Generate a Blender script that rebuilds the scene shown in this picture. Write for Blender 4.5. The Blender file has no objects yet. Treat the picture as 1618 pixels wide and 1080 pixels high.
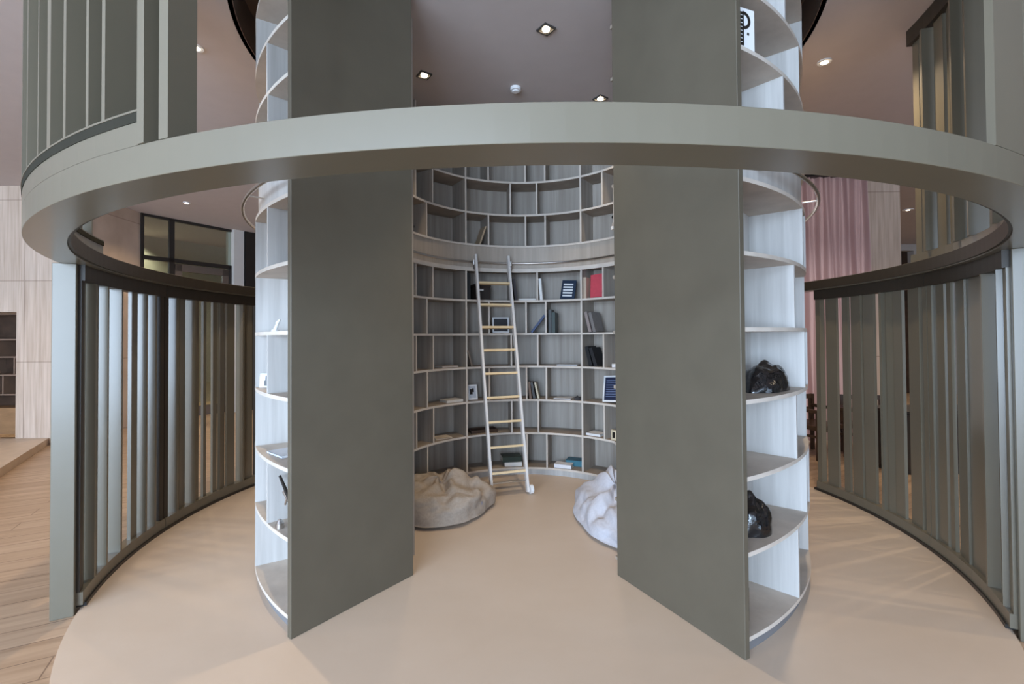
import bpy, math, random
from mathutils import Vector, Matrix, noise
random.seed(7)
sc = bpy.context.scene
COL = sc.collection
rad = math.radians
CX, CY = 0.1276, 4.216          # centre of the round reading room
CEIL = 3.97

# ------------------------------------------------------------------ helpers
def P(r, a, z=None):
    """polar point, angle in degrees from the camera side, positive to the right"""
    x = CX + r*math.sin(rad(a)); y = CY - r*math.cos(rad(a))
    return (x, y) if z is None else (x, y, z)

class MB:
    def __init__(s): s.v = []; s.f = []; s.sm = []
    def add(s, vs, fs, smooth=False):
        o = len(s.v); s.v += [tuple(v) for v in vs]
        for f in fs: s.f.append([i+o for i in f]); s.sm.append(smooth)
        return s
    def box(s, x0, x1, y0, y1, z0, z1, M=None):
        vs = [(x, y, z) for z in (z0, z1) for y in (y0, y1) for x in (x0, x1)]
        if M is not None: vs = [tuple(M @ Vector(v)) for v in vs]
        return s.add(vs, [(0,2,3,1),(4,5,7,6),(0,1,5,4),(2,6,7,3),(0,4,6,2),(1,3,7,5)])
    def arc(s, r0, r1, a0, a1, z0, z1, step=2.0):
        n = max(1, int(math.ceil(abs(a1-a0)/step))); full = abs(abs(a1-a0)-360) < 1e-6
        vs = []
        m = n if full else n+1
        for i in range(m):
            a = a0+(a1-a0)*i/n
            vs += [P(r0,a,z0), P(r1,a,z0), P(r1,a,z1), P(r0,a,z1)]
        fs = []
        for i in range(n):
            b = 4*i; c = 4*((i+1) % m)
            for k in range(4):
                fs.append((b+k, b+(k+1)%4, c+(k+1)%4, c+k))
        o = len(s.v); s.v += vs
        for f in fs: s.f.append([i+o for i in f]); s.sm.append(False)
        if not full:
            s.f.append([o, o+3, o+2, o+1]); s.sm.append(False)
            e = o+4*n; s.f.append([e, e+1, e+2, e+3]); s.sm.append(False)
        return s
    def disc(s, r, z0, z1, n=160, cx=CX, cy=CY):
        vs = [(cx+r*math.cos(2*math.pi*i/n), cy+r*math.sin(2*math.pi*i/n), z) for z in (z0, z1) for i in range(n)]
        fs = [tuple(range(n-1,-1,-1)), tuple(range(n, 2*n))]
        fs += [(i, (i+1)%n, n+(i+1)%n, n+i) for i in range(n)]
        return s.add(vs, fs)
    def tube(s, p, q, r, n=10, r2=None):
        p = Vector(p); q = Vector(q); d = (q-p).normalized()
        u = d.orthogonal().normalized(); w = d.cross(u); r2 = r if r2 is None else r2
        vs = [p+(u*math.cos(2*math.pi*i/n)+w*math.sin(2*math.pi*i/n))*r for i in range(n)]
        vs += [q+(u*math.cos(2*math.pi*i/n)+w*math.sin(2*math.pi*i/n))*r2 for i in range(n)]
        s.add(vs, [(i,(i+1)%n,n+(i+1)%n,n+i) for i in range(n)], True)
        return s.add(vs, [tuple(range(n-1,-1,-1)), tuple(range(n,2*n))])
    def arctube(s, R, z, rr, a0, a1, step=2.0, n=8):
        m = int(abs(a1-a0)/step)+1; vs = []
        for i in range(m+1):
            a = a0+(a1-a0)*i/m
            for k in range(n):
                t = 2*math.pi*k/n
                vs.append(P(R+rr*math.cos(t), a, z+rr*math.sin(t)))
        fs = [(i*n+k, i*n+(k+1)%n, (i+1)*n+(k+1)%n, (i+1)*n+k) for i in range(m) for k in range(n)]
        s.add(vs, fs, True)
        return s
    def pbox(s, r, a, wt, dr, z0, z1, tilt=0):
        """upright board on the circle: wt along the tangent, dr along the radius"""
        x, y = P(r, a)
        M = Matrix.Translation((x, y, 0)) @ Matrix.Rotation(rad(a+tilt), 4, 'Z')
        return s.box(-wt/2, wt/2, -dr/2, dr/2, z0, z1, M)
    def build(s, name, mat, parent=None, bevel=0, seg=1):
        me = bpy.data.meshes.new(name); me.from_pydata(s.v, [], s.f); me.validate()
        for p, sm in zip(me.polygons, s.sm): p.use_smooth = sm
        import bmesh
        bm = bmesh.new(); bm.from_mesh(me); bmesh.ops.recalc_face_normals(bm, faces=bm.faces); bm.to_mesh(me); bm.free()
        o = bpy.data.objects.new(name, me); COL.objects.link(o)
        if mat: me.materials.append(mat)
        if parent: o.parent = parent; o.matrix_parent_inverse = parent.matrix_world.inverted()
        if bevel:
            b = o.modifiers.new('bevel', 'BEVEL'); b.width = bevel; b.segments = seg; b.limit_method = 'ANGLE'
        return o

def edged(o, mat, inward=True):
    """pale edge banding on the faces that look at (or away from) the drum axis"""
    o.data.materials.append(mat)
    for p in o.data.polygons:
        c = p.center; d = Vector((CX-c.x, CY-c.y, 0))
        if d.length > 1e-6 and p.normal.dot(d.normalized())*(1 if inward else -1) > .9: p.material_index = 1
    return o
def tag(o, label, cat, group=None):
    o['label'] = label; o['category'] = cat
    if group: o['group'] = group
    return o
def empty(name, loc, rz=0, label=None, cat=None, group=None, ry=0):
    o = bpy.data.objects.new(name, None); COL.objects.link(o)
    o.empty_display_size = .1
    o.matrix_world = Matrix.Translation(loc) @ Matrix.Rotation(rz, 4, 'Z') @ Matrix.Rotation(ry, 4, 'Y')
    if label: tag(o, label, cat, group)
    return o
def child(mb, name, mat, root, bevel=0):
    """mesh given in the root's own coordinates"""
    o = mb.build(name, mat, None, bevel); o.parent = root
    return o
def struct(o): o['kind'] = 'structure'; return o

# ------------------------------------------------------------------ materials
def new_mat(name):
    m = bpy.data.materials.new(name); m.use_nodes = True
    nt = m.node_tree; b = nt.nodes['Principled BSDF']
    return m, nt, b
def plain(name, c, rough=.5, metal=0, var=.06, scale=6, spec=.5, bump=0):
    m, nt, b = new_mat(name)
    b.inputs['Roughness'].default_value = rough; b.inputs['Metallic'].default_value = metal
    b.inputs['Specular IOR Level'].default_value = spec
    tc = nt.nodes.new('ShaderNodeTexCoord'); n = nt.nodes.new('ShaderNodeTexNoise')
    n.inputs['Scale'].default_value = scale; n.inputs['Detail'].default_value = 4
    nt.links.new(tc.outputs['Object'], n.inputs['Vector'])
    r = nt.nodes.new('ShaderNodeValToRGB')
    r.color_ramp.elements[0].position = .3; r.color_ramp.elements[1].position = .7
    r.color_ramp.elements[0].color = (*[x*(1-var) for x in c], 1); r.color_ramp.elements[1].color = (*[min(1, x*(1+var)) for x in c], 1)
    nt.links.new(n.outputs['Fac'], r.inputs['Fac']); nt.links.new(r.outputs['Color'], b.inputs['Base Color'])
    if bump:
        bp = nt.nodes.new('ShaderNodeBump'); bp.inputs['Strength'].default_value = bump; bp.inputs['Distance'].default_value = .01
        nt.links.new(n.outputs['Fac'], bp.inputs['Height']); nt.links.new(bp.outputs['Normal'], b.inputs['Normal'])
    return m
def grain(name, c0, c1, stretch=(14, 14, .8), rough=.5, detail=6, spec=.4, rot=0):
    m, nt, b = new_mat(name); b.inputs['Roughness'].default_value = rough; b.inputs['Specular IOR Level'].default_value = spec
    tc = nt.nodes.new('ShaderNodeTexCoord'); mp = nt.nodes.new('ShaderNodeMapping')
    mp.inputs['Scale'].default_value = stretch; mp.inputs['Rotation'].default_value = (0, 0, rot)
    n = nt.nodes.new('ShaderNodeTexNoise'); n.inputs['Scale'].default_value = 1.0; n.inputs['Detail'].default_value = detail; n.inputs['Roughness'].default_value = .6
    r = nt.nodes.new('ShaderNodeValToRGB'); r.color_ramp.elements[0].position = .3; r.color_ramp.elements[1].position = .7
    r.color_ramp.elements[0].color = (*c0, 1); r.color_ramp.elements[1].color = (*c1, 1)
    nt.links.new(tc.outputs['Object'], mp.inputs['Vector']); nt.links.new(mp.outputs['Vector'], n.inputs['Vector'])
    nt.links.new(n.outputs['Fac'], r.inputs['Fac']); nt.links.new(r.outputs['Color'], b.inputs['Base Color'])
    return m
def planks(name, cols, mortar, w, h, rot, rough=.45, msize=.004, gstretch=(1.2, 22, 1), offs=.5, axes=None):
    m, nt, b = new_mat(name); b.inputs['Roughness'].default_value = rough
    tc = nt.nodes.new('ShaderNodeTexCoord'); mp = nt.nodes.new('ShaderNodeMapping'); mp.inputs['Rotation'].default_value = rot
    br = nt.nodes.new('ShaderNodeTexBrick'); br.inputs['Scale'].default_value = 1
    br.inputs['Brick Width'].default_value = w; br.inputs['Row Height'].default_value = h; br.inputs['Mortar Size'].default_value = msize
    br.inputs['Color1'].default_value = (*cols[0], 1); br.inputs['Color2'].default_value = (*cols[1], 1); br.inputs['Mortar'].default_value = (*mortar, 1)
    br.offset = offs
    mp2 = nt.nodes.new('ShaderNodeMapping'); mp2.inputs['Scale'].default_value = gstretch
    n = nt.nodes.new('ShaderNodeTexNoise'); n.inputs['Scale'].default_value = 1; n.inputs['Detail'].default_value = 6
    r = nt.nodes.new('ShaderNodeValToRGB'); r.color_ramp.elements[0].position = .3; r.color_ramp.elements[1].position = .72
    r.color_ramp.elements[0].color = (.74, .7, .66, 1); r.color_ramp.elements[1].color = (1.06, 1.06, 1.06, 1)
    mx = nt.nodes.new('ShaderNodeMix'); mx.data_type = 'RGBA'; mx.blend_type = 'MULTIPLY'; mx.inputs[0].default_value = 1
    nt.links.new(tc.outputs['Object'], mp.inputs['Vector']); nt.links.new(mp.outputs['Vector'], br.inputs['Vector'])
    nt.links.new(mp.outputs['Vector'], mp2.inputs['Vector']); nt.links.new(mp2.outputs['Vector'], n.inputs['Vector'])
    nt.links.new(n.outputs['Fac'], r.inputs['Fac'])
    nt.links.new(br.outputs['Color'], mx.inputs[6]); nt.links.new(r.outputs['Color'], mx.inputs[7])
    nt.links.new(mx.outputs[2], b.inputs['Base Color'])
    return m
def emit(name, c, s):
    m, nt, b = new_mat(name); b.inputs['Base Color'].default_value = (*c, 1)
    b.inputs['Emission Color'].default_value = (*c, 1); b.inputs['Emission Strength'].default_value = s
    return m
def glass_pane(name, tint, refl=.25, fac=.6):
    m, nt, b = new_mat(name)
    out = nt.nodes['Material Output']; nt.nodes.remove(b)
    t = nt.nodes.new('ShaderNodeBsdfTransparent'); t.inputs['Color'].default_value = (*tint, 1)
    g = nt.nodes.new('ShaderNodeBsdfGlossy'); g.inputs['Roughness'].default_value = .02; g.inputs['Color'].default_value = (.9, .95, .93, 1)
    mx = nt.nodes.new('ShaderNodeMixShader'); mx.inputs[0].default_value = refl
    nt.links.new(t.outputs[0], mx.inputs[1]); nt.links.new(g.outputs[0], mx.inputs[2]); nt.links.new(mx.outputs[0], out.inputs['Surface'])
    return m
def curtain_mat(name, c):
    m, nt, b = new_mat(name); out = nt.nodes['Material Output']
    b.inputs['Base Color'].default_value = (*c, 1); b.inputs['Roughness'].default_value = .9
    t = nt.nodes.new('ShaderNodeBsdfTranslucent'); t.inputs['Color'].default_value = (*c, 1)
    mx = nt.nodes.new('ShaderNodeMixShader'); mx.inputs[0].default_value = .6
    nt.links.new(b.outputs[0], mx.inputs[1]); nt.links.new(t.outputs[0], mx.inputs[2]); nt.links.new(mx.outputs[0], out.inputs['Surface'])
    return m

OLIVE = plain('olive_paint', (.150, .130, .092), .34, var=.03, scale=3, spec=.4)
_b = OLIVE.node_tree.nodes['Principled BSDF']; _b.inputs['Coat Weight'].default_value = .45; _b.inputs['Coat Roughness'].default_value = .22
DKBROWN = plain('dark_brown', (.040, .031, .022), .45, var=.05, scale=4, spec=.35)  # dark brown for top rails, left stiles and the ring's inner strip
PANELSHADE = plain('shaded_panel_olive', (.118, .099, .070), .5, var=.05, scale=5, spec=.45)  # the olive paint again, darkened: weak grazing light is put into the colour
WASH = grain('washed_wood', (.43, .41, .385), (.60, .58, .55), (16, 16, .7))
WASHSHADE = grain('shaded_washed_wood', (.31, .265, .22), (.46, .41, .355), (16, 16, .7))  # washed wood darkened, so the drum's dim inside is in the colour
SHELFSHADE = grain('shaded_shelf_wood', (.27, .22, .175), (.38, .315, .255), (5, 5, 5), rot=.5)  # shelf wood darkened the same way, interior shade put into its colour
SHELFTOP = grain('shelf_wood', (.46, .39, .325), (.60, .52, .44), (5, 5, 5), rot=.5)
EDGE = grain('pale_edge_wood', (.60, .53, .46), (.70, .63, .55), (8, 8, 3))
GREYPL = plain('grey_plinth', (.20, .20, .21), .5)
CEILM = plain('ceiling_paint', (.52, .46, .44), .85, var=.02)
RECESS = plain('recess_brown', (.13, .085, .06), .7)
FLOORM = planks('oak_planks', ((.43, .30, .20), (.50, .36, .25)), (.22, .14, .09), 1.9, .19, (0, 0, rad(-28)), .4)
PLATM = grain('beige_stone', (.60, .48, .375), (.64, .52, .415), (1.5, 2.2, 1), .42, 8)
WALLW = planks('travertine_panel', ((.56, .44, .35), (.60, .48, .39)), (.36, .27, .21), 1.25, 1.25, (rad(90), 0, 0), .6, .006, (26, 1.2, 1), 0)
WHITEW = plain('white_wall', (.52, .48, .44), .8, var=.02)
DARKW = plain('dark_wood', (.055, .030, .018), .4, var=.3)
MIDW = grain('mid_wood', (.24, .13, .06), (.34, .19, .09), (3, 3, 14))
BLACKM = plain('black_metal', (.018, .015, .013), .35)
STEEL = plain('satin_steel', (.62, .60, .58), .28, 1, var=.03)
LADM = plain('ladder_paint', (.74, .71, .68), .35, var=.02)
RUNG = grain('rung_wood', (.70, .52, .29), (.80, .62, .38), (6, 6, 6))
BEANL = plain('taupe_fabric', (.40, .335, .275), .9, var=.09, scale=60, spec=.15, bump=.15)
BEANR = plain('pale_blue_fabric', (.50, .49, .52), .9, var=.06, scale=60, spec=.15, bump=.15)
BLKGLOSS = plain('black_gloss', (.008, .008, .009), .10, var=.1, spec=1.0, scale=16, bump=.9)
PAPER = plain('paper', (.78, .76, .71), .8, var=.03, scale=40)
WHITE = plain('white_card', (.82, .82, .82), .6, var=.01)
PINK = curtain_mat('pink_curtain', (.58, .42, .42))
GLASS = glass_pane('storefront_glass', (.78, .84, .80), .22)
BULB = emit('warm_bulb', (1, .86, .66), 14)
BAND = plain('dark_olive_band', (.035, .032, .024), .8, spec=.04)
FRAMEM = plain('lamp_frame', (.05, .045, .04), .4)
REFL = plain('lamp_reflector', (.75, .68, .55), .2, .9)
def cmat(name, c, rough=.5): return plain(name, c, rough, var=.06, scale=25)

# ------------------------------------------------------------------ setting
struct(MB().box(-13, 14, -6, 14, -.12, -.02).build('floor', FLOORM))
struct(MB().disc(3.06, -.02, 0).build('floor_platform', PLATM))
# ceiling: rectangle with a round opening for the recess
def ceiling():
    R = 2.30; n = 144; x0, x1, y0, y1 = -13, 14, -6, 14
    m = MB(); vs = []
    for z in (CEIL, CEIL+.25):
        for i in range(n):
            t = 2*math.pi*i/n; vs.append((CX+R*math.cos(t), CY+R*math.sin(t), z))
    for i in range(n):
        t = 2*math.pi*i/n; c, s_ = math.cos(t), math.sin(t)
        k = min(((x1-CX)/c if c > 0 else (x0-CX)/c) if abs(c) > 1e-9 else 1e9, ((y1-CY)/s_ if s_ > 0 else (y0-CY)/s_) if abs(s_) > 1e-9 else 1e9)
        vs.append((CX+k*c, CY+k*s_, CEIL))
    fs = []
    for i in range(n):
        j = (i+1) % n
        fs.append((i, j, 2*n+j, 2*n+i))
    # corners
    m.add(vs, fs)
    corners = [(x1, y1), (x0, y1), (x0, y0), (x1, y0)]
    for cxx, cyy in corners:
        a = math.atan2(cyy-CY, cxx-CX) % (2*math.pi); i = int(a/(2*math.pi)*n); j = (i+1) % n
        m.add([vs[2*n+i], vs[2*n+j], (cxx, cyy, CEIL)], [(0, 1, 2)])
    o = m.build('ceiling', CEILM)
    return o
struct(ceiling())
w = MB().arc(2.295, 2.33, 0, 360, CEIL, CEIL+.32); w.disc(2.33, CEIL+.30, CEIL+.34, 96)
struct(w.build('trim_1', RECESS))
struct(MB().disc(1.50, CEIL, CEIL+.04, 96).build('ceiling_disc', CEILM))

# left wall with a niche; then a return, a glazed shopfront, the back walls
m = MB()
m.box(-13, -8.95, 7.15, 7.45, -.02, CEIL); m.box(-8.95, -7.62, 7.15, 7.45, 2.02, CEIL); m.box(-7.62, -6.9, 7.15, 7.45, -.02, CEIL)
struct(m.build('wall_left', WALLW))
m = MB(); m.add([(-6.9,7.15,-.02),(-7.0,8.75,-.02),(-7.2,8.75,-.02),(-7.2,7.45,-.02),(-6.9,7.15,CEIL),(-7.0,8.75,CEIL),(-7.2,8.75,CEIL),(-7.2,7.45,CEIL)],
      [(0,1,5,4),(1,2,6,5),(2,3,7,6),(3,0,4,7),(0,3,2,1),(4,5,6,7)])
struct(m.build('wall_left_return', WALLW))
struct(MB().box(-13, -12.8, -6, 13, -.02, CEIL).build('wall_far_left', WHITEW))
struct(MB().box(-13, 2.6, 12.6, 12.8, -.02, CEIL).build('wall_back', WHITEW))
struct(MB().box(2.4, 2.6, 7.45, 12.6, -.02, CEIL).build('wall_back_return', WHITEW))
m = MB(); m.box(2.4, 3.2, 7.4, 7.6, -.02, CEIL); m.box(3.2, 5.42, 7.4, 7.6, 3.85, CEIL)
struct(m.build('wall_back_right', WHITEW))
struct(MB().box(5.40, 5.92, 7.05, 7.6, -.02, CEIL).build('wall_pillar', WALLW))
struct(MB().box(5.72, 5.92, 7.6, 12.5, -.02, CEIL).build('wall_passage', WHITEW))
m = MB(); m.box(5.72, 10.1, 12.4, 12.6, -.02, CEIL); m.box(10.1, 10.75, 12.4, 12.6, 3.8, CEIL); m.box(10.75, 14, 12.4, 12.6, -.02, CEIL)
struct(m.build('wall_far_right', WHITEW))
struct(MB().box(10.0, 10.8, 12.62, 12.7, -.02, CEIL).build('door_1', DARKW))
struct(MB().box(13.8, 14, -6, 12.6, -.02, CEIL).build('wall_right', WHITEW))
# window behind the curtain, plus an unseen heavy transom and bars added to shade the cloth
f = MB()
for x in (3.2, 3.92, 4.66, 5.34): f.box(x, x+.07, 7.42, 7.5, -.02, 3.85)
f.box(3.2, 5.41, 7.40, 7.52, 2.86, 3.16); f.box(3.2, 5.41, 7.42, 7.5, -.02, .08)
struct(f.build('window_1', plain('window_frame', (.5, .49, .47), .5)))
# glazed street front behind the viewpoint
m = MB(); m.box(-13, -9.5, -5.2, -5, -.02, CEIL); m.box(7.5, 14, -5.2, -5, -.02, CEIL); m.box(-9.5, 7.5, -5.2, -5, 3.9, CEIL)
struct(m.build('wall_front', WHITEW))
f = MB()
for i in range(8): f.box(-9.5+i*2.43-.04, -9.5+i*2.43+.04, -5.16, -5.04, -.02, 3.9)
f.box(-9.5, 7.5, -5.16, -5.04, -.02, .1); f.box(-9.5, 7.5, -5.14, -5.06, 2.5, 2.56)
struct(f.build('window_2', BLACKM))

# shopfront (glass wall with door)
S0 = Vector((-6.98, 8.77)); S1 = Vector((-6.16, 10.19)); SD = (S1-S0).normalized(); SL = (S1-S0).length
SM = Matrix.Translation((S0.x, S0.y, 0)) @ Matrix.Rotation(math.atan2(SD.y, SD.x), 4, 'Z')
f = MB()
f.box(-.02, SL+.02, -.03, .03, CEIL-.05, CEIL, SM); f.box(-.02, SL+.02, -.03, .03, 3.10, 3.18, SM)
f.box(.44, .53, -.03, .03, -.02, CEIL, SM); f.box(-.03, .02, -.03, .03, -.02, CEIL, SM)
f.box(SL-.06, SL, -.03, .03, -.02, 3.18, SM); f.box(0, .5, -.03, .03, -.02, .1, SM)
shop = struct(f.build('window_3', BLACKM))
MB().box(0, SL, -.004, .004, 0, CEIL-.03, SM).build('pane', GLASS, shop)
f = MB()
f.box(.54, .66, -.035, .035, 0, 3.08, SM); f.box(SL-.19, SL-.07, -.035, .035, 0, 3.08, SM); f.box(.54, SL-.07, -.035, .035, 2.94, 3.08, SM); f.box(.54, SL-.07, -.035, .035, 0, .2, SM)
door = struct(f.build('door_2', plain('bronze_frame', (.10, .075, .06), .4)))
h = MB(); h.tube(SM @ Vector((SL-.30, -.09, .25)), SM @ Vector((SL-.30, -.09, 1.25)), .018)
h.tube(SM @ Vector((SL-.30, -.09, .35)), SM @ Vector((SL-.13, -.03, .35)), .012); h.tube(SM @ Vector((SL-.30, -.09, 1.15)), SM @ Vector((SL-.13, -.03, 1.15)), .012)
h.build('door_handle', BLACKM, door)
# wall end and dark column right of the shopfront
SE = Matrix.Translation((S1.x, S1.y, 0)) @ Matrix.Rotation(math.atan2(SD.y, SD.x), 4, 'Z')
struct(MB().box(0, .22, -.12, .2, -.02, CEIL, SE).build('wall_shop_end', WHITEW))
struct(MB().box(.24, .46, -.14, .2, -.02, CEIL, SE).build('trim_2', BLACKM))
struct(MB().box(.48, 1.6, 0, .2, -.02, CEIL, SE).build('wall_shop_side', WALLW))
# room inside the shop
SB = Matrix.Translation((S0.x-2.0, S0.y+1.0, 0)) @ Matrix.Rotation(math.atan2(SD.y, SD.x), 4, 'Z')
struct(MB().box(-1.5, 3.2, 0, .1, -.02, CEIL, SB).build('wall_shop_back', plain('shop_grey', (.45, .47, .44), .8)))

# low wooden step along the left wall
m = MB(); a = Vector((-6.01, 5.47)); b = Vector((-7.11, 7.17)); d = (a-b); c = a+d*1.4
poly = [(c.x, c.y), (b.x+.0, 7.15), (-12.8, 7.15), (-12.8, c.y)]
m.add([(*p, z) for z in (-.02, .085) for p in poly], [(3,2,1,0), (4,5,6,7), (0,1,5,4), (1,2,6,5), (2,3,7,6), (3,0,4,7)])
struct(m.build('floor_step', plain('step_wood', (.55, .43, .33), .45, var=.08)))

# niche bookcase in the left wall
nb = empty('bookcase', (-8.28, 7.5, .085), 0, 'dark wooden bookcase set in the niche of the beige left wall', 'bookcase')
child(MB().box(-.66, .66, .28, .30, 0, 1.93), 'back_panel', DARKW, nb)
child(MB().box(-.66, -.64, -.05, .3, 0, 1.93), 'side_panel', DARKW, nb); child(MB().box(.64, .66, -.05, .3, 0, 1.93), 'side_panel', DARKW, nb)
child(MB().box(-.66, .66, -.05, .3, 0, .42), 'base', MIDW, nb)
for z in (.62, .93, 1.22, 1.5, 1.91): child(MB().box(-.64, .64, -.04, .28, z, z+.022), 'shelf', plain('niche_shelf', (.2, .13, .09), .5) if z == .62 else bpy.data.materials['niche_shelf'], nb)
for k, (x, z0, z1) in enumerate([(.42, .64, .93), (.1, .64, .93), (.28, .95, 1.22), (-.2, .95, 1.22), (.42, 1.24, 1.5), (.0, 1.24, 1.5)]):
    child(MB().box(x, x+.02, -.03, .28, z0, z1), 'divider', bpy.data.materials['niche_shelf'], nb)

# ------------------------------------------------------------------ ring beam, posts, tracks
ring = MB().arc(3.008, 3.15, 0, 360, 2.044, 2.14, 1.5).build('ring_beam', OLIVE, None, .0012)
tag(ring, 'large horizontal olive grey ring beam circling the round room overhead', 'beam')
MB().arc(2.996, 3.0075, 0, 360, 2.052, 2.134, 1.5).build('inner_band', DKBROWN, ring)  # thin dark brown strip over the ring's inner face
def post(a, r, label):
    o = MB().pbox(r, a, .034, .108, -.02, 2.044).build('support_post', OLIVE, None, .003)
    tag(o, label, 'post', 'posts under the ring beam')
post(-61.7, 3.129, 'grey post under the ring beam at the left of the round room')
post(55.6, 3.129, 'grey post under the ring beam at the right edge of the photo')
for nm, a0, a1, lab in (('floor_track', -62.6, -112, 'dark curved floor track under the left slatted screens'), ('floor_track', 56.6, 101.5, 'dark curved floor track under the right slatted screens')):
    tag(MB().arc(3.035, 3.125, a0, a1, 0, .022).build(nm, BLACKM), lab, 'track')

# ------------------------------------------------------------------ slatted screens
def screen(name, a0, a1, z0, z1, slats, label, r=3.085, head=.095, foot=.075, lip=False, stile=True, group=None, mat=OLIVE, depth=.088):
    """slats: ('R', angle) radial board, ('T', a_from, a_to, tilt) board along the curve"""
    am = (a0+a1)/2
    root = empty(name, P(r, am, z0), 0, label, 'screen', group)
    bpy.context.view_layer.update()
    def part(mb, n, m_=None): return mb.build(n, m_ or mat, root)
    ri, ro = (r-.04, r+.035) if not lip else (r-.055, r+.06)
    part(MB().arc(ri, ro, a0, a1, z1-head, z1), 'top_rail', DKBROWN)
    part(MB().arc(ri, ro, a0, a1, z0, z0+foot), 'bottom_rail')
    if lip:
        MB().arc(r-.06, r+.062, a0, a1, z0+foot, z0+foot+.028).build('dark_band', BAND, root)  # dark matte rail strip under the ledge
        part(MB().arc(r-.06, r+.064, a0, a1, z0+foot+.028, z0+foot+.034), 'ledge')
    lo = z0+foot+(.034 if lip else 0); hi = z1-head
    if stile:
        for a in (a0, a1):
            s = 1 if a1 > a0 else -1
            aa = a+s*(.5 if a == a0 else -.5)
            part(MB().pbox(r+.005, aa, .05, .06, lo, hi), 'stile', DKBROWN if a0 < 0 else None)
    for sl in slats:
        if sl[0] == 'R':
            th = sl[2] if len(sl) > 2 else .022
            part(MB().pbox(r, sl[1], th, depth, lo, hi, sl[3] if len(sl) > 3 else 0), 'slat')
        else:
            wdt = abs(rad(sl[2]-sl[1]))*r
            part(MB().pbox(r, (sl[1]+sl[2])/2, wdt, .024, lo, hi, sl[3] if len(sl) > 3 else 0), 'slat')
    return root
screen('slatted_screen', -62.05, -84.1, .022, 2.044,
    [('T', -62.8, -64.8, 10), ('R', -65.5), ('T', -66.3, -67.5, -20), ('R', -69.0), ('R', -72.8), ('T', -75.9-.6, -78.0, 0), ('R', -79.2), ('R', -81.5)],
    'left slatted screen panel beside the left post', group='sliding screens under the ring beam')
screen('slatted_screen', -84.2, -108, .022, 2.044,
    [('R', -87.0), ('T', -88.0, -89.8, 10), ('R', -91.2), ('T', -92.3, -92.9, 0), ('T', -94.0, -94.7, 0), ('T', -96.3, -97.3), ('T', -97.7, -99.4, 15), ('T', -99.8, -101.6), ('R', -103.2), ('T', -104, -106)],
    'left slatted screen panel farther back beside the drum of shelves', group='sliding screens under the ring beam')
screen('slatted_screen', 75.9, 101.0, .022, 2.044,
    [('T', 98.9, 96.5), ('T', 95.2, 93.9), ('T', 93.4, 90.9, -6), ('T', 90.5, 88.2), ('R', 86.0, .022, 10), ('T', 85.3, 84.0, 10), ('T', 83.8, 81.9), ('T', 80.7, 77.9, -5)],
    'right slatted screen panel next to the pink curtain', group='sliding screens under the ring beam')
screen('slatted_screen', 55.95, 75.8, .022, 2.044,
    [('T', 75.0, 72.6, 0), ('T', 71.9, 71.0), ('T', 70.3, 67.4, -8), ('T', 67.2, 62.6, 0), ('R', 62.0), ('T', 59.6, 58.6, 20), ('R', 57.5, .022, -15)],
    'right slatted screen panel beside the right post', group='sliding screens under the ring beam')
screen('upper_slatted_screen', -21.75, -67.0, 2.14, CEIL,
    [('R', -24.8, .018), ('R', -26.5, .016), ('R', -29.4, .02), ('R', -32.0, .035), ('R', -34.3, .012), ('R', -37.9, .02)] + [('R', -41.5-i*3.6) for i in range(7)],
    'upper left slatted screen standing on the ring beam', r=3.09, head=.12, foot=.065, lip=True, stile=False, group='screens above the ring beam', depth=.125)
screen('upper_slatted_screen', 27.6, 78.9, 2.14, CEIL,
    [('T', 78.5, 77.2), ('T', 76.8, 75.4, 10), ('R', 74.8), ('T', 73.7, 71.7), ('T', 71.2, 69.9, -15), ('R', 67.8), ('T', 67.0, 65.2), ('R', 64.2), ('T', 61.4, 59.9)] + [('R', 57.4-i*3.6) for i in range(8)],
    'upper right slatted screen standing on the ring beam', r=3.09, head=.12, foot=.065, lip=False, stile=False, group='screens above the ring beam', depth=.125)
_us = bpy.data.objects['upper_slatted_screen']
MB().pbox(3.0935, -21.45, .03, .123, 2.14, CEIL).build('stile', OLIVE, _us)
o = MB().pbox(3.112, -19.8, .036, .08, 2.14, CEIL).build('end_post', OLIVE); tag(o, 'narrow grey end post on the ring beam at upper left', 'post', 'end posts on the ring beam')
o = MB().pbox(3.14, 25.6, .20, .02, 2.14, CEIL).build('end_post', OLIVE); tag(o, 'broad grey end post on the ring beam at upper right', 'post', 'end posts on the ring beam')

# ------------------------------------------------------------------ radial panels at the entrance
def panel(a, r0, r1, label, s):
    o = MB().pbox((r0+r1)/2, a, .036, r1-r0, 0, CEIL+.25).build('partition_panel', PANELSHADE, None, .003)
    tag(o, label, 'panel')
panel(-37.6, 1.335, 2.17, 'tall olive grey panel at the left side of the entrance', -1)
panel(28.2, 1.225, 2.16, 'tall olive grey panel at the right side of the entrance', 1)

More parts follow.
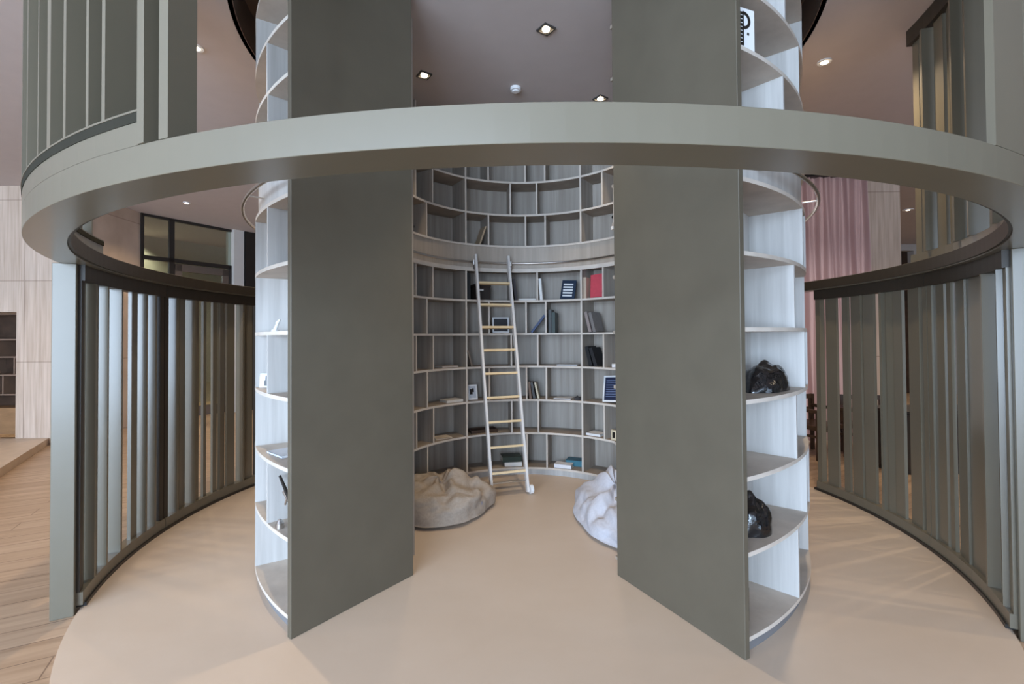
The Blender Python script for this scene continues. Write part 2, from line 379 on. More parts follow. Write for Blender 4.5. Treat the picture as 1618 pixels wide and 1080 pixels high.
# ------------------------------------------------------------------ inner bookcase
A0, A1 = 29.5, 311.5
LEV = [.09, .49, .87, 1.255, 1.63, 2.01, 2.375]; UP = [2.64, 3.005, 3.385, 3.75]
T = .022
ib = empty('curved_bookcase', (CX, CY, 0), 0, 'tall curved bookcase lining the inside of the round room behind the ladder', 'bookcase')
bpy.context.view_layer.update()
RI, RB = 1.157, 1.47
MB().arc(RB, RB+.02, A0, A1, 0, CEIL, 2).build('back_panel', WASHSHADE, ib)
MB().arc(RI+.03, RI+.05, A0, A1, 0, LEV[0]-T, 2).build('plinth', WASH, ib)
for z in LEV+UP: edged(MB().arc(RI, RB, A0, A1, z-T, z, 2).build('shelf', SHELFSHADE, ib), EDGE)
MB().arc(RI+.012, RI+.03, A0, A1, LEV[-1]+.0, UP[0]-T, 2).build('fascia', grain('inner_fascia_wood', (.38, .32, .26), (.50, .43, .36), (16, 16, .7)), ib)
MB().arc(RI-.012, RI+.012, A0, A1, LEV[-1]-.045, LEV[-1]-T, 2).build('rail_batten', EDGE, ib)
TALL = [280, 213.4, 146, 79]
ROWA = [300, 262, 240, 199.6, 178.2, 166.9, 112, 55]; ROWB = [306, 268, 249, 235.4, 186.8, 171.7, 132.5, 100, 50]
for a in TALL:
    edged(MB().pbox((RI+RB)/2-.002, a, .02, RB-RI+.004, LEV[0], LEV[-1]-T).build('upright', WASHSHADE, ib), EDGE)
    edged(MB().pbox((RI+RB)/2-.002, a, .02, RB-RI+.004, UP[0], CEIL).build('upright', WASHSHADE, ib), EDGE)
edged(MB().pbox((RI+RB)/2, A1+.5, .02, RB-RI, 0, CEIL).build('end_panel', WASHSHADE, ib), EDGE)
MB().arc(1.40, 1.42, A1+1.0, 321.4, 0, CEIL, 2).build('end_filler', WASHSHADE, ib)
rows = [(LEV[i], LEV[i+1]-T, 'AB'[i % 2]) for i in range(6)] + [(UP[i], (UP[i+1]-T if i < 3 else CEIL), 'ABAB'[i]) for i in range(4)]
for z0, z1, k in rows:
    for a in (ROWA if k == 'A' else ROWB):
        edged(MB().pbox((RI+RB)/2, a, .018, RB-RI, z0, z1).build('divider', WASHSHADE, ib), EDGE)
def rail(R, z, a0, a1, label, step, inward):
    root = empty('ladder_rail', P(R, (a0+a1)/2, z), 0, label, 'rail'); bpy.context.view_layer.update()
    MB().arctube(R, z, .011, a0, a1).build('rail_tube', STEEL, root)
    a = a0+3
    while a < a1:
        k = MB(); k.tube(P(R, a, z-.003), P(R+inward, a, z-.003), .005); k.build('bracket', STEEL, root); a += step
rail(RI-.035, 2.43, A0+2, A1-2, 'steel ladder rail running round the inside bookcase', 33, .04)

# ------------------------------------------------------------------ outer bookcases
OLEV = [.095, .51, .885, 1.27, 1.635, 2.02, 2.395]; OUP = [2.68, 3.065, 3.385, 3.75]
def outer(a0, a1, even, odd, upd, label):
    root = empty('outer_bookcase', P(2.0, (a0+a1)/2, 0), 0, label, 'bookcase'); bpy.context.view_layer.update()
    RO, RK = 2.15, 1.85
    MB().arc(RK-.02, RK, a0, a1, 0, CEIL+.25, 2).build('back_panel', WASH, root)
    MB().arc(RO-.05, RO-.03, a0, a1, 0, OLEV[0]-T, 1.5).build('plinth', GREYPL, root)
    for z in OLEV+OUP: edged(MB().arc(RK, RO, a0, a1, z-T, z, 1.5).build('shelf', SHELFTOP, root), EDGE, False)
    MB().arc(RO-.04, RO-.02, a0, a1, OLEV[-1], OUP[0]-T, 1.5).build('fascia', WASH, root)
    for i in range(6):
        for a in (even if i % 2 == 0 else odd):
            MB().pbox((RO+RK)/2, a, .018, RO-RK, OLEV[i], OLEV[i+1]-T).build('divider', WASH, root)
    for i in range(4):
        for a in upd[i]:
            MB().pbox((RO+RK)/2, a, .018, RO-RK, OUP[i], (OUP[i+1]-T if i < 3 else CEIL+.25)).build('divider', WASH, root)
outer(29.0, 175, [44.4, 64, 84, 104, 130, 155], [51.2, 57, 74, 94, 117, 142], [[40.8, 60, 80, 110, 140], [50, 70, 95, 125, 155], [42, 60, 80, 110, 140], [50, 70, 95, 125, 155]],
      'pale curved shelving on the outside of the drum right of the right panel')
outer(-175, -38.5, [-58.6, -66, -84, -104, -130, -155], [-47.2, -59, -74, -94, -117, -142], [[-47, -60, -80, -110, -140], [-47.5, -70, -95, -125, -155], [-58, -66, -80, -110, -140], [-47.5, -70, -95, -125, -155]],
      'pale curved shelving on the outside of the drum left of the left panel')
rail(2.225, 2.465, 30, 174, 'steel ladder rail round the right outer shelving', 24, -.09)
rail(2.225, 2.465, -174, -39.5, 'steel ladder rail round the left outer shelving', 24, -.09)

# ------------------------------------------------------------------ ladder
lad = empty('library_ladder', (-.03, 4.63, 0), 0, 'pale library ladder with wooden rungs leaning on the inside bookcase', 'ladder'); bpy.context.view_layer.update()
FR, FL = Vector((.15, 4.735, .02)), Vector((-.21, 4.615, .02)); LEAN = Vector((-.19, .53, 2.48))
wv = (FR-FL).normalized(); ln = LEAN.normalized(); nv = wv.cross(ln)
def bar(p, q, hw, hd, mat, name, e1):
    d = (q-p).normalized(); e2 = d.cross(e1).normalized(); m = MB()
    vs = [b_+e1*sx*hw+e2*sy*hd for b_ in (p, q) for sx, sy in ((-1,-1),(1,-1),(1,1),(-1,1))]
    m.add(vs, [(0,3,2,1),(4,5,6,7),(0,1,5,4),(1,2,6,5),(2,3,7,6),(3,0,4,7)])
    return m.build(name, mat, lad, .003)
bar(FL, FL+LEAN, .013, .028, LADM, 'stile', wv); bar(FR, FR+LEAN, .013, .028, LADM, 'stile', wv)
for i in range(9):
    t = .083+.0985*i
    m = MB(); p, q = FL+LEAN*t, FR+LEAN*t
    d = (q-p).normalized(); vs = [b_+nv*sx*.024+ln*sy*.011 for b_ in (p, q) for sx, sy in ((-1,-1),(1,-1),(1,1),(-1,1))]
    m.add(vs, [(0,3,2,1),(4,5,6,7),(0,1,5,4),(1,2,6,5),(2,3,7,6),(3,0,4,7)]).build('rung', RUNG, lad)
m = MB().tube(FL+LEAN*.045, FR+LEAN*.045, .008).build('tie_bar', STEEL, lad)
for F, s in ((FL, -1), (FR, 1)):
    c = F+wv*s*.035; c.z = .045
    w_ = MB(); w_.tube(c-wv*.016, c+wv*.016, .045, 18).build('caster_wheel', WHITE, lad)
    h_ = MB(); t = F+LEAN*.955
    k = t+wv*s*.025
    h_.tube(k, k+Vector((0, .07, -.035)), .012); h_.tube(k+Vector((0, 0, .05)), k, .012); h_.build('hook', STEEL, lad)

# ------------------------------------------------------------------ bean bags
def beanbag(name, loc, rx, ry, h, rz, mat, label, seed, tip=None, peak=0, ex=.6, creases=(), lobes=()):
    nu, nv_ = 120, 56; m = MB(); vs = []
    for j in range(nv_+1):
        ph = math.pi*j/nv_
        for i in range(nu):
            th = 2*math.pi*i/nu
            c = Vector((math.cos(th)*math.sin(ph), math.sin(th)*math.sin(ph), math.cos(ph)))
            zz = c.z
            fx = 1+.10*noise.noise(c*1.7+Vector((seed, 0, 0)))
            # folds radiate from the gathered peak
            fold = .075*math.sin(th*6+3*noise.noise(c*2+Vector((0, seed, 0))))*max(0, zz)**.6*(1-.5*max(0, zz))
            fold += .05*noise.noise(c*4.2+Vector((seed, seed, 0)))*(.35+max(0, zz))
            fold += .022*noise.noise(c*10+Vector((seed*2, 0, 1)))
            r_ = fx+fold
            x, y = c.x*r_*rx, c.y*r_*ry
            if zz >= 0: z = (zz**ex)*h*(1+fold*2.0)
            else: z = zz*.1*h
            if peak: z += peak*math.exp(-((c.x-.05)**2+(c.y-.25)**2)/.06)*(1 if zz > 0 else 0)
            if tip:
                k = math.exp(-((th-tip[0]+math.pi) % (2*math.pi)-math.pi)**2/.10)*math.sin(ph)**2
                x += math.cos(tip[0])*tip[1]*k; y += math.sin(tip[0])*tip[1]*k
            if zz > 0:
                for lx, ly, lh, lw in lobes: z += lh*math.exp(-((x-lx)**2+(y-ly)**2)/lw)*min(1, zz*3)
                for ax, ay, bx, by, dp, wd_ in creases:
                    dx, dy = bx-ax, by-ay; t = max(0, min(1, ((x-ax)*dx+(y-ay)*dy)/(dx*dx+dy*dy)))
                    q = (x-ax-t*dx)**2+(y-ay-t*dy)**2
                    z -= dp*math.exp(-q/wd_)*min(1, zz*4)
            cr_, sr_ = math.cos(rz), math.sin(rz)
            wx, wy = loc[0]+x*cr_-y*sr_, loc[1]+x*sr_+y*cr_
            dd = math.hypot(wx-CX, wy-CY)
            if dd > 1.10:      # the bag is pressed against the shelf fronts
                lim = 1.10+.036*(1-math.exp(-(dd-1.10)/.036)); wx, wy = CX+(wx-CX)*lim/dd, CY+(wy-CY)*lim/dd
                x, y = (wx-loc[0])*cr_+(wy-loc[1])*sr_, -(wx-loc[0])*sr_+(wy-loc[1])*cr_
            vs.append((x, y, max(0, z+.035*(1 if zz > -.3 else (1+zz)/.7))))
    fs = []
    for j in range(nv_):
        for i in range(nu):
            fs.append((j*nu+i, (j+1)*nu+i, (j+1)*nu+(i+1) % nu, j*nu+(i+1) % nu))
    m.add(vs, fs, True); o = m.build(name, mat); o.location = loc; o.rotation_euler = (0, 0, rz)
    s = o.modifiers.new('subsurf', 'SUBSURF'); s.levels = 1; s.render_levels = 1
    tag(o, label, 'bean bag')
    return o
bl = beanbag('bean_bag', (-.68, 4.31, 0), .45, .46, .245, 0, BEANL, 'slumped taupe bean bag on the floor left of the ladder', 3.1, (rad(17), .075), .0, .55,
    [(.01, .12, .075, -.14, .075, .0011), (-.34, .05, -.06, -.10, .028, .0016), (.30, -.1, .27, .22, .05, .0011), (.09, -.2, .14, -.26, .02, .002)], [(.13, .10, .085, .022), (-.25, .08, .03, .03)])
s_ = MB(); s_.box(-.004, .004, -.014, .014, 0, .03); s_ = s_.build('tag_label', cmat('tag_blue', (.1, .12, .25))); s_.parent = bl; s_.location = (.40, -.14, .10)
beanbag('bean_bag', (.87, 3.98, 0), .32, .60, .27, rad(6), BEANR, 'pale blue grey bean bag at the right beside the entrance panel', 8.3, (rad(118), .10), .19, 1.15,
    [(-.28, -.05, .1, .02, .035, .002), (-.25, -.22, .1, -.16, .035, .002), (.02, .28, .0, .02, .04, .0012)])

# ------------------------------------------------------------------ books and small objects on shelves
def at_inner(a, z, r=1.19): return P(r, a, z+.0012), rad(a+180)
def at_outer(a, z, r=2.10): return P(r, a, z+.0012), rad(a)
def book(a, z, t, h, d, col, label, lean=0, where=at_inner, r=None, group='books on the inner shelves', pages=True, cat='book', name='book'):
    """standing book, spine to the room; local x = thickness, leaning by turning about its foot"""
    (loc, rz) = where(a, z) if r is None else where(a, z, r)
    root = empty(name, loc, rz, label, cat, group)
    L = Matrix.Translation((t/2*(1 if lean < 0 else -1), 0, 0)) @ Matrix.Rotation(rad(lean), 4, 'Y') @ Matrix.Translation((-t/2*(1 if lean < 0 else -1), 0, 0))
    # lean > 0 tips to the right; pivot is the lower corner on that side
    piv = t/2 if lean > 0 else -t/2
    L = Matrix.Translation((piv, 0, 0)) @ Matrix.Rotation(rad(lean), 4, 'Y') @ Matrix.Translation((-piv, 0, 0))
    c = MB(); c.box(-t/2, -t/2+.003, 0, d, 0, h, L); c.box(t/2-.003, t/2, 0, d, 0, h, L); c.box(-t/2, t/2, -.003, .003, 0, h, L)
    child(c, 'cover', cmat('cover_%s' % label[:24].replace(' ', '_'), col), root)
    child(MB().box(-t/2+.003, t/2-.003, .003, d-.004, .004, h-.004, L), 'pages', PAPER, root)
    return root
def flat(a, z, w_, d, t, col, label, turn=0, where=at_inner, r=None, group='books on the inner shelves', cat='book', name='book'):
    loc, rz = where(a, z) if r is None else where(a, z, r)
    root = empty(name, loc, rz+rad(turn), label, cat, group)
    c = MB(); c.box(-w_/2, w_/2, 0, d, 0, .003); c.box(-w_/2, w_/2, 0, d, t-.003, t); c.box(-w_/2, w_/2, 0, .003, 0, t)
    child(c, 'cover', cmat('cover_%s' % label[:24].replace(' ', '_'), col), root)
    child(MB().box(-w_/2+.004, w_/2-.004, .003, d-.004, .003, t-.003), 'pages', PAPER, root)
    return root
def facing(a, z, w_, h, t, col, label, tiltback=12, turn=0, roll=0, where=at_inner, r=None, group='books on the inner shelves', cat='book', name='book', lines=None, linecol=None, frame=None, inner=None):
    loc, rz = where(a, z) if r is None else where(a, z, r)
    root = empty(name, loc, rz+rad(turn), label, cat, group)
    L = Matrix.Translation((0, 0, t*math.sin(rad(tiltback))+w_/2*abs(math.sin(rad(roll)))+.001)) @ Matrix.Rotation(rad(-tiltback), 4, 'X') @ Matrix.Rotation(rad(roll), 4, 'Y')
    if frame is not None:
        b_ = .018; fr = MB()
        fr.box(-w_/2, w_/2, 0, t, 0, b_, L); fr.box(-w_/2, w_/2, 0, t, h-b_, h, L); fr.box(-w_/2, -w_/2+b_, 0, t, b_, h-b_, L); fr.box(w_/2-b_, w_/2, 0, t, b_, h-b_, L)
        child(fr, 'frame', frame, root)
        child(MB().box(-w_/2+b_, w_/2-b_, .004, t, b_, h-b_, L), 'picture', cmat('pic_%s' % label[:24].replace(' ', '_'), col), root)
    else:
        c = MB(); c.box(-w_/2, w_/2, 0, .003, 0, h, L); c.box(-w_/2, w_/2, t-.003, t, 0, h, L); c.box(-w_/2, -w_/2+.003, 0, t, 0, h, L)
        child(c, 'cover', cmat('cover_%s' % label[:24].replace(' ', '_'), col), root)
        child(MB().box(-w_/2+.003, w_/2-.004, .003, t-.003, .003, h-.004, L), 'pages', PAPER, root)
    if lines:
        q = MB()
        for (x0, x1, z0, z1) in lines: q.box(x0*w_-w_/2, x1*w_-w_/2, -.0015, .004, z0*h, z1*h, L)
        child(q, 'print', linecol, root)
    return root
L0, L1, L2, L3, L4, L5 = LEV[:6]
GW = 'books on the inner shelves'
# second row from the top of the lower shelves (behind the ladder top)
book(211.0, L5, .045, .30, .2, (.015, .018, .02), 'tall black book standing left of the dark box behind the ladder top')
box_ = empty('storage_box', *at_inner(202.0, L5), 'dark brown storage box with a white tag behind the ladder top', 'box')
child(MB().box(-.09, .09, .02, .22, 0, .175), 'body', cmat('box_brown', (.025, .016, .012)), box_, .004)
child(MB().box(-.093, .093, .017, .223, .15, .19), 'lid', bpy.data.materials['box_brown'], box_, .004)
child(MB().box(-.065, .0, .014, .022, .105, .128), 'tag', WHITE, box_)
book(183.7, L5, .03, .25, .18, (.03, .02, .025), 'dark maroon book leaning just right of the ladder top', -6)
flat(177.6, L5, .2, .15, .022, (.72, .7, .66), 'thin white book lying flat right of the ladder top')
book(169.6, L5, .032, .25, .18, (.75, .75, .73), 'white upright book left of the navy book with text', -4)
ln_ = [(.14, .82, .12+.15*i, .21+.15*i) for i in range(5)]
facing(156.0, L5, .17, .225, .022, (.012, .028, .06), 'navy book facing out with white lines of text', 14, 0, 4, r=1.25, lines=ln_, linecol=WHITE)
book(146.0-1.4, L5, .034, .235, .17, (.52, .40, .30), 'tan upright book left of the red book')
facing(139.4, L5, .15, .265, .03, (.62, .075, .10), 'large red book facing out on the upper right shelf', 9, 0, -3, r=1.24)
# next row down
fr_ = facing(191.4, L4, .20, .19, .02, (.03, .03, .035), 'white framed dark photograph on the shelf behind the ladder', 10, r=1.30, frame=WHITE, cat='picture', name='framed_picture', group='framed pictures on the shelves')
book(175.4, L4, .026, .25, .17, (.012, .035, .12), 'navy blue book leaning steeply on the shelf under the white upright book', 38)
book(166.0-1.2, L4, .035, .27, .17, (.045, .05, .05), 'tall charcoal book beside a shelf divider left of the dark green book')
book(163.2-.3, L4, .038, .235, .17, (.03, .05, .045), 'dark green book right of the tall charcoal book')
book(141.7, L4, .035, .235, .18, (.30, .24, .22), 'taupe book leaning left on the right inner shelf', -14)
book(139.0, L4, .035, .225, .18, (.20, .18, .17), 'grey book leaning left against the taupe book', -15)
# next
book(209.2, L3, .016, .20, .17, (.22, .17, .13), 'thin brown book leaning at the left of the ladder', -16)
book(141.5, L3, .04, .22, .18, (.012, .012, .014), 'black book leaning left, first of the pair on the right inner shelf', -14)
book(138.4, L3, .04, .21, .18, (.02, .02, .022), 'black book leaning left, right one of the pair on the right inner shelf', -19)
flat(222.5, L3, .21, .16, .02, (.6, .52, .45), 'thin tan book lying flat on the far left inner shelf')
flat(155.5, L3, .24, .16, .012, (.62, .66, .7), 'thin pale magazine lying flat on the shelf left of the black books', 5)
o = MB().box(-.035, .035, 0, .06, 0, .038).build('small_box', WHITE, None, .003); loc, rz = at_inner(126.9, L3); o.location = loc; o.rotation_euler = (0, 0, rz); tag(o, 'small white box on the shelf edge above the navy framed print', 'box')
# next
flat(219.6, L2, .21, .16, .03, (.74, .70, .64), 'thick white book lying flat on the left inner shelf')
facing(207.4, L2, .12, .17, .014, (.50, .53, .58), 'small pale framed photo left of the ladder foot', 10, r=1.26, frame=WHITE, cat='picture', name='framed_picture', group='framed pictures on the shelves', lines=[(.25, .5, .35, .7), (.5, .65, .5, .75)], linecol=BLACKM)
book(183.0-7.0, L2, .026, .19, .16, (.16, .09, .05), 'brown book, left of the three leaning right of the ladder', -5)
book(173.9, L2, .026, .19, .16, (.05, .05, .05), 'black book, middle of the three leaning right of the ladder', -10)
book(171.6, L2, .02, .19, .16, (.62, .55, .40), 'cream book, right of the three leaning right of the ladder', -12)
flat(158.4, L2, .2, .16, .012, (.70, .70, .72), 'thin white magazine lying flat beside a crumpled dark cloth')
o = MB()
vs = []; 
for j in range(9):
    for i in range(16):
        ph = math.pi/2*j/8; th = 2*math.pi*i/16; c = Vector((math.cos(th)*math.cos(ph), math.sin(th)*math.cos(ph), math.sin(ph)))
        k = 1+.4*noise.noise(c*3+Vector((4, 4, 4))); vs.append((c.x*.045*k, c.y*.05*k, c.z*.035*k))
o.add(vs, [(j*16+i, j*16+(i+1) % 16, (j+1)*16+(i+1) % 16, (j+1)*16+i) for j in range(8) for i in range(16)], True)
o = o.build('cloth', cmat('cloth_dark', (.05, .05, .055), .9)); loc, rz = at_inner(150.5, L2, 1.25); o.location = loc; o.rotation_euler = (0, 0, rz); tag(o, 'small crumpled dark cloth lying on the right inner shelf', 'cloth')
facing(129.2, L2, .25, .285, .018, (.018, .025, .06), 'navy print with rows of text in a white frame next to the right panel', 13, 0, -5, r=1.20, frame=WHITE, cat='picture', name='framed_picture', group='framed pictures on the shelves',
       lines=[(.16, .84, .2+.085*i, .225+.085*i) for i in range(8)], linecol=cmat('print_blue', (.16, .2, .32)))
# next
flat(226.6, L1, .19, .15, .014, (.68, .58, .46), 'thin cream booklet lying flat on the low left inner shelf', -12)
t_ = empty('tray', *at_inner(201.5, L1, 1.22), 'dark brown tray on the low shelf behind the ladder', 'tray')
child(MB().box(-.16, .16, 0, .17, 0, .01), 'base', DARKW, t_); k = MB()
k.box(-.16, .16, 0, .008, .01, .035); k.box(-.16, .16, .162, .17, .01, .035); k.box(-.16, -.152, .008, .162, .01, .035); k.box(.152, .16, .008, .162, .01, .035); child(k, 'rim', DARKW, t_)
flat(140.6, L1, .175, .17, .028, (.76, .75, .74), 'white book lying flat on the low right inner shelf')
cf = empty('photo_stand', *at_inner(127.4, L1, 1.18), 'small cream photo stand on the low shelf next to the right panel', 'photo stand')
k = MB(); k.box(-.035, .035, 0, .025, 0, .02); k.box(-.035, .035, 0, .025, .085, .105); k.box(-.035, -.02, 0, .025, .02, .085); k.box(.02, .035, 0, .025, .02, .085); child(k, 'frame', cmat('cream', (.7, .6, .42)), cf)
child(MB().box(-.02, .02, .008, .02, .02, .085), 'picture', BLACKM, cf)
# bottom row
flat(185.9, L0, .20, .17, .05, (.78, .77, .75), 'white book lying flat under the dark green book at the ladder foot')
flat(186.6, L0+.052, .225, .17, .06, (.02, .035, .025), 'thick dark green book lying on a white book at the ladder foot', 4)
flat(158.2, L0, .2, .12, .045, (.78, .78, .8), 'white book lying flat in front of the teal book on the bottom shelf', r=1.17)
flat(153.6, L0, .20, .14, .07, (.03, .16, .22), 'teal book lying flat on the bottom shelf behind the white book', 6, r=1.30)
book(204.4, UP[0], .018, .23, .17, (.48, .36, .24), 'thin tan book leaning right on the shelf above the ladder', 20)

# outer left
fr_ = facing(-56.2, OLEV[3], .07, .092, .008, (.8, .8, .8), 'small white picture with a black figure on the left outer shelving', 8, 56.2, 0, at_outer, 2.105, None, 'picture', 'picture_card', lines=[(.45, .85, .12, .5), (.55, .95, .5, .85)], linecol=BLACKM)
flat(-48.4, OLEV[2], .21, .14, .012, (.70, .72, .76), 'pale magazine lying flat on the left outer shelving', 8, at_outer, 2.10, None, 'magazine', 'magazine')
sp = empty('sculpture', (*P(2.085, -41.6), OLEV[1]+.001), rad(-41.6), 'dark branch shaped metal sculpture on the left outer shelving', 'sculpture')
child(MB().tube((-.165, 0, .27), (.05, 0, .10), .008, 8, .014), 'branch', BLACKM, sp)
k = MB(); k.tube((-.11, 0, .19), (.05, .02, .08), .009, 8, .018); k.tube((.05, 0, .10), (.06, 0, .02), .014); k.tube((-.06, 0, .175), (-.09, .0, .12), .006); child(k, 'stem', STEEL, sp)
child(MB().disc(.045, .001, .02, 20, .06, 0), 'base', BLACKM, sp)
k = MB().disc(.022, 0, .03, 16, 0, 0); k.tube((0, 0, .03), (0, 0, .05), .02, 12, .008); o = k.build('trinket', STEEL); o.location = P(2.123, -43.6, OLEV[1]+.001); tag(o, 'small silver trinket on the shelf under the branch sculpture', 'ornament')
k = MB(); k.tube((0, 0, 0), (0, 0, .012), .022, 14); k.tube((0, 0, .012), (.015, 0, .05), .012, 10, .009); k.tube((.012, 0, .05), (.03, 0, .075), .012, 10, .006)
o = k.build('figurine', WHITE); o.location = P(2.08, -50.0, OLEV[4]+.001); tag(o, 'small white figurine on a middle left outer shelf', 'figurine')

# outer right: glossy black crumpled bags
def lump(name, loc, rz, rx, ry, h, seed, label, cat):
    vs = []; nu, nv_ = 56, 26; m = MB()
    for j in range(nv_+1):
        ph = math.pi/2*j/nv_
        for i in range(nu):
            th = 2*math.pi*i/nu; c = Vector((math.cos(th)*math.cos(ph), math.sin(th)*math.cos(ph), math.sin(ph)))
            k = 1+.14*noise.noise(c*1.6+Vector((seed, 0, 0)))+.10*abs(noise.noise(c*3.2+Vector((0, seed, 0))))+.018*noise.noise(c*8+Vector((seed, seed, seed)))
            knot = .18*max(0, c.z)**26
            vs.append((c.x*k*rx*.93, c.y*k*ry*.93, (c.z**.85)*h*(k*.88+knot)))
    m.add(vs, [(j*nu+i, j*nu+(i+1) % nu, (j+1)*nu+(i+1) % nu, (j+1)*nu+i) for j in range(nv_) for i in range(nu)], True)
    m.add([vs[i] for i in range(nu)], [tuple(range(nu-1, -1, -1))])
    o = m.build(name, BLKGLOSS); o.location = loc; o.rotation_euler = (0, 0, rz); tag(o, label, cat, 'glossy black bundles on the right outer shelving'); return o
lump('black_bundle', P(2.0, 43.2, OLEV[3]+.001), rad(43), .225, .12, .175, 2.2, 'glossy black crumpled bundle on a middle right outer shelf', 'bundle')
lump('black_bundle', P(2.0, 36.6, OLEV[1]+.001), rad(37), .135, .11, .20, 5.7, 'glossy black crumpled bundle on a low right outer shelf', 'bundle')
o = MB().box(-.008, .008, 0, .2, 0, .17).build('folder', BLACKM); o.location = P(2.07, 32.2, OLEV[0]+.001); o.rotation_euler = (0, 0, rad(31)); tag(o, 'thin black folder standing on the bottom right outer shelf', 'folder')
# sign with a letter
sg = empty('sign_card', P(2.118, 29.3, OUP[1]+.001), rad(21), 'white sign card with a black letter P on the upper right outer shelving', 'sign')
child(MB().box(0, .125, 0, .006, 0, .225), 'card', WHITE, sg)
k = MB()
for i in range(9): k.box(.062 - (.006 if i % 2 else 0), .085, -.002, 0, .035+.02*i, .05+.02*i)
k.box(.078, .085, -.002, 0, .035, .215)
for i in range(12):
    t0 = math.pi/2-math.pi*i/12; t1 = math.pi/2-math.pi*(i+1)/12; c0, c1 = (.085, .17), (.085, .17)
    ro, ri = .046, .03
    k.add([(.085+ro*math.cos(t)*1.0, y, .168+ro*math.sin(t)) for t in (t0, t1) for y in (-.002, 0)] + [(.085+ri*math.cos(t), y, .168+ri*math.sin(t)) for t in (t0, t1) for y in (-.002, 0)],
          [(0,2,6,4), (1,5,7,3), (0,1,3,2), (4,6,7,5)])
k.box(.108, .12, -.002, 0, .095, .108)
k.v = [(v[0]-.034, v[1], v[2]-.008) for v in k.v]; child(k, 'letter', BLACKM, sg)

# ------------------------------------------------------------------ lamps in the ceiling
def downlight(x, y, label, rz, square=True, z=CEIL, sz=.055):
    root = empty('downlight', (x, y, z), rad(rz), label, 'ceiling light', 'downlights in the ceiling')
    f = MB()
    if square:
        b_ = sz; i_ = sz-.012
        for x0, x1, y0, y1 in ((-b_, b_, -b_, -i_), (-b_, b_, i_, b_), (-b_, -i_, -i_, i_), (i_, b_, -i_, i_)): f.box(x0, x1, y0, y1, -.012, 0)
        child(f, 'frame', FRAMEM, root); child(MB().box(-i_, i_, -i_, i_, -.004, 0), 'reflector', REFL, root)
    else:
        f.disc(sz, -.01, 0, 24, 0, 0); child(f, 'frame', WHITE, root)
    child(MB().disc(.028, -.013, -.0045, 20, 0, 0), 'bulb', BULB, root)
    return root
downlight(.28, 3.56, 'square downlight in the drum ceiling, nearest the entrance', 35)
downlight(-.78, 4.18, 'square downlight in the drum ceiling beside the left panel', 35)
downlight(.90, 4.62, 'square downlight in the drum ceiling at the right, just above the ring beam', 35)
downlight(2.74, 4.02, 'small round downlight in the ceiling right of the drum', 0, False)
downlight(-2.56, 3.76, 'small round downlight in the ceiling left of the drum', 0, False)
downlight(7.63, 8.91, 'small round downlight in the passage ceiling beyond the pillar, nearer one', 0, False, sz=.09)
downlight(9.0, 10.86, 'small round downlight in the passage ceiling beyond the pillar, farther one', 0, False, sz=.09)
downlight(-5.68, 8.11, 'small round downlight in the ceiling before the shopfront', 0, False)
k = MB().disc(.05, -.03, 0, 24, 0, 0); k.tube((0, 0, -.03), (0, 0, -.045), .035, 20, .028)
o = k.build('smoke_detector', WHITE); o.location = (.05, 4.41, CEIL); tag(o, 'white smoke detector on the drum ceiling', 'smoke detector')

# ------------------------------------------------------------------ curtain and furniture at the right
m = MB(); vs = []; nx, nz = 260, 10; x0, x1 = 3.55, 5.33
for j in range(nz+1):
    z = .0+ (CEIL-.03)*j/nz
    for i in range(nx+1):
        u = i/nx; x = x0+(x1-x0)*u
        amp = .055*(1-.35*j/nz)
        y = 7.02-.10*u+amp*math.sin(u*2*math.pi*13+.8*math.sin(u*17))+.02*math.sin(u*2*math.pi*31+j*.25)
        vs.append((x+.012*math.sin(j*.9+u*40), y, z))
m.add(vs, [(j*(nx+1)+i, j*(nx+1)+i+1, (j+1)*(nx+1)+i+1, (j+1)*(nx+1)+i) for j in range(nz) for i in range(nx)], True)
o = m.build('curtain', PINK); tag(o, 'long pleated pink curtain hanging from ceiling to floor at the right', 'curtain')
tag(MB().box(3.5, 5.37, 6.90, 7.12, CEIL-.03, CEIL).build('curtain_track', BLACKM), 'dark curtain track on the ceiling above the pink curtain', 'curtain track')
def chair(x, y, rz, label):
    r_ = empty('wooden_chair', (x, y, -.02), rz, label, 'chair', 'dark chairs by the curtain')
    for sx in (-1, 1):
        child(MB().box(sx*.25-.02, sx*.25+.02, -.25, -.21, 0, .62), 'leg', DARKW, r_); child(MB().box(sx*.25-.02, sx*.25+.02, .21, .25, 0, .78), 'leg', DARKW, r_)
        child(MB().box(sx*.25-.025, sx*.25+.025, -.26, .25, .60, .64), 'armrest', DARKW, r_); child(MB().box(sx*.25-.012, sx*.25+.012, -.21, .21, .28, .31), 'side_rail', DARKW, r_)
    child(MB().box(-.25, .25, -.24, .23, .37, .43), 'seat', DARKW, r_, .01)
    k = MB(); k.box(-.23, .23, .215, .245, .72, .78); k.box(-.23, .23, .215, .245, .55, .60)
    for i in range(5): k.box(-.2+i*.1-.01, -.2+i*.1+.01, .22, .24, .43, .72)
    child(k, 'backrest', DARKW, r_)
chair(4.05, 6.25, rad(20), 'dark wooden armchair in front of the pink curtain nearest the drum')
chair(4.72, 6.15, rad(-15), 'dark wooden armchair in front of the pink curtain, seen through the slats')
cb = empty('cabinet', (5.0, 5.55, -.02), 0, 'low black cabinet behind the right slatted screen', 'cabinet')
child(MB().box(-.62, .62, -.22, .22, .06, .70), 'body', BLACKM, cb, .004); child(MB().box(-.58, .58, -.2, .2, 0, .06), 'base', BLACKM, cb); child(MB().box(-.64, .64, -.24, .24, .70, .73), 'top', BLACKM, cb, .003)
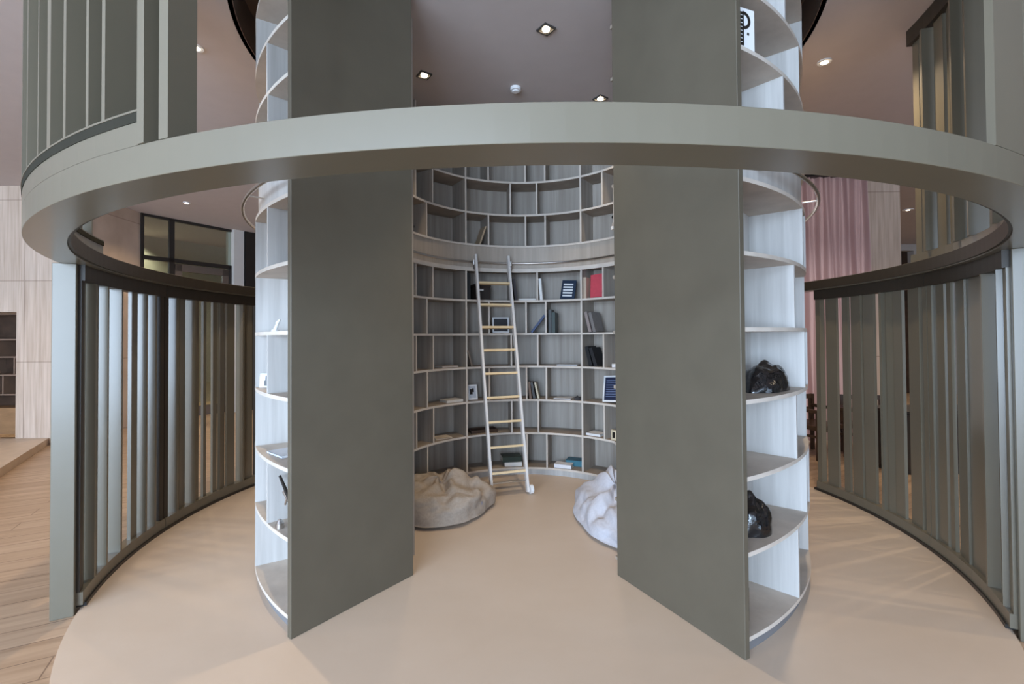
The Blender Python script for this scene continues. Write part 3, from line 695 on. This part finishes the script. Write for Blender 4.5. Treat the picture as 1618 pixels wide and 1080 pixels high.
child(MB().box(-.6, -.01, -.232, -.22, .08, .68), 'door', BLACKM, cb); child(MB().box(.01, .6, -.232, -.22, .08, .68), 'door', BLACKM, cb)

# ------------------------------------------------------------------ light
def area(name, loc, rot, sx, sy, power, col):
    l = bpy.data.lights.new(name, 'AREA'); l.shape = 'RECTANGLE'; l.size = sx; l.size_y = sy; l.energy = power; l.color = col
    o = bpy.data.objects.new(name, l); COL.objects.link(o); o.location = loc; o.rotation_euler = rot; return o
def spot(name, loc, power, col, ang=110, blend=.6, size=.04):
    l = bpy.data.lights.new(name, 'SPOT'); l.energy = power; l.color = col; l.spot_size = rad(ang); l.spot_blend = blend; l.shadow_soft_size = size
    o = bpy.data.objects.new(name, l); COL.objects.link(o); o.location = loc; return o
SKYC = (.59, .765, 1.0)
area('daylight_left', (-4.8, -5.3, 1.95), (rad(90), 0, 0), 9.0, 3.8, 1300, SKYC)
area('daylight_right', (3.7, -5.3, 1.95), (rad(90), 0, 0), 7.4, 3.8, 170, SKYC)
area('daylight_curtain', (4.3, 8.3, 2.0), (rad(-90), 0, 0), 2.2, 3.6, 32, (1, .97, .95))
WARM = (1, .80, .56)
spot('lamp_drum_front', (.28, 3.56, CEIL-.03), 90, WARM, 78)
spot('lamp_drum_left', (-.78, 4.18, CEIL-.03), 25, WARM, 70)
spot('lamp_drum_right', (.90, 4.62, CEIL-.03), 25, WARM, 70)
for i, (x, y) in enumerate([(2.74, 4.02), (-2.56, 3.76), (-5.68, 8.11), (-6.2, 4.6), (-6, 1), (5.8, 1.5), (5.6, 4.4), (7.5, 4.0), (7.63, 8.91), (9, 10.86), (0, 9.5), (-3.5, 8.5), (-8.6, 10.2)]):
    spot('lamp_and_fill_%d' % i, (x, y, CEIL-.03), 110 if i < 2 else (400 if i == 12 else 80), WARM, 130)  # spots without a modelled downlight are added fill; the strongest brightens the shop
wd = bpy.data.worlds.new('World'); sc.world = wd; wd.use_nodes = True
wd.node_tree.nodes['Background'].inputs['Color'].default_value = (.62, .76, 1, 1); wd.node_tree.nodes['Background'].inputs['Strength'].default_value = .2

# ------------------------------------------------------------------ camera
cam = bpy.data.cameras.new('Camera'); co = bpy.data.objects.new('Camera', cam); COL.objects.link(co); sc.camera = co
cam.sensor_fit = 'HORIZONTAL'; cam.sensor_width = 36; cam.lens = 735.04/1618*36; cam.clip_start = .05
cam.shift_y = -(540-519.0)/1618
pit, roll = .0153, -.0071
cr, sr, cp, sp_ = math.cos(roll), math.sin(roll), math.cos(pit), math.sin(pit)
right = Vector((1, 0, 0)); fw = Vector((0, cp, sp_)); up = Vector((0, -sp_, cp))
r2 = right*cr+up*sr; u2 = -right*sr+up*cr
co.matrix_world = Matrix(((r2.x, u2.x, -fw.x, 0), (r2.y, u2.y, -fw.y, 0), (r2.z, u2.z, -fw.z, 1.6), (0, 0, 0, 1)))

# ------------------------------------------------------------------ view
vs_ = sc.view_settings; vs_.view_transform = 'Standard'; vs_.look = 'None'; vs_.gamma = 1; vs_.use_curve_mapping = False; vs_.exposure = .6
try:
    sc.cycles.use_denoising = True; sc.cycles.max_bounces = 8; sc.cycles.diffuse_bounces = 5; sc.cycles.glossy_bounces = 3; sc.cycles.transparent_max_bounces = 8
    sc.cycles.sample_clamp_indirect = 8
except Exception: pass
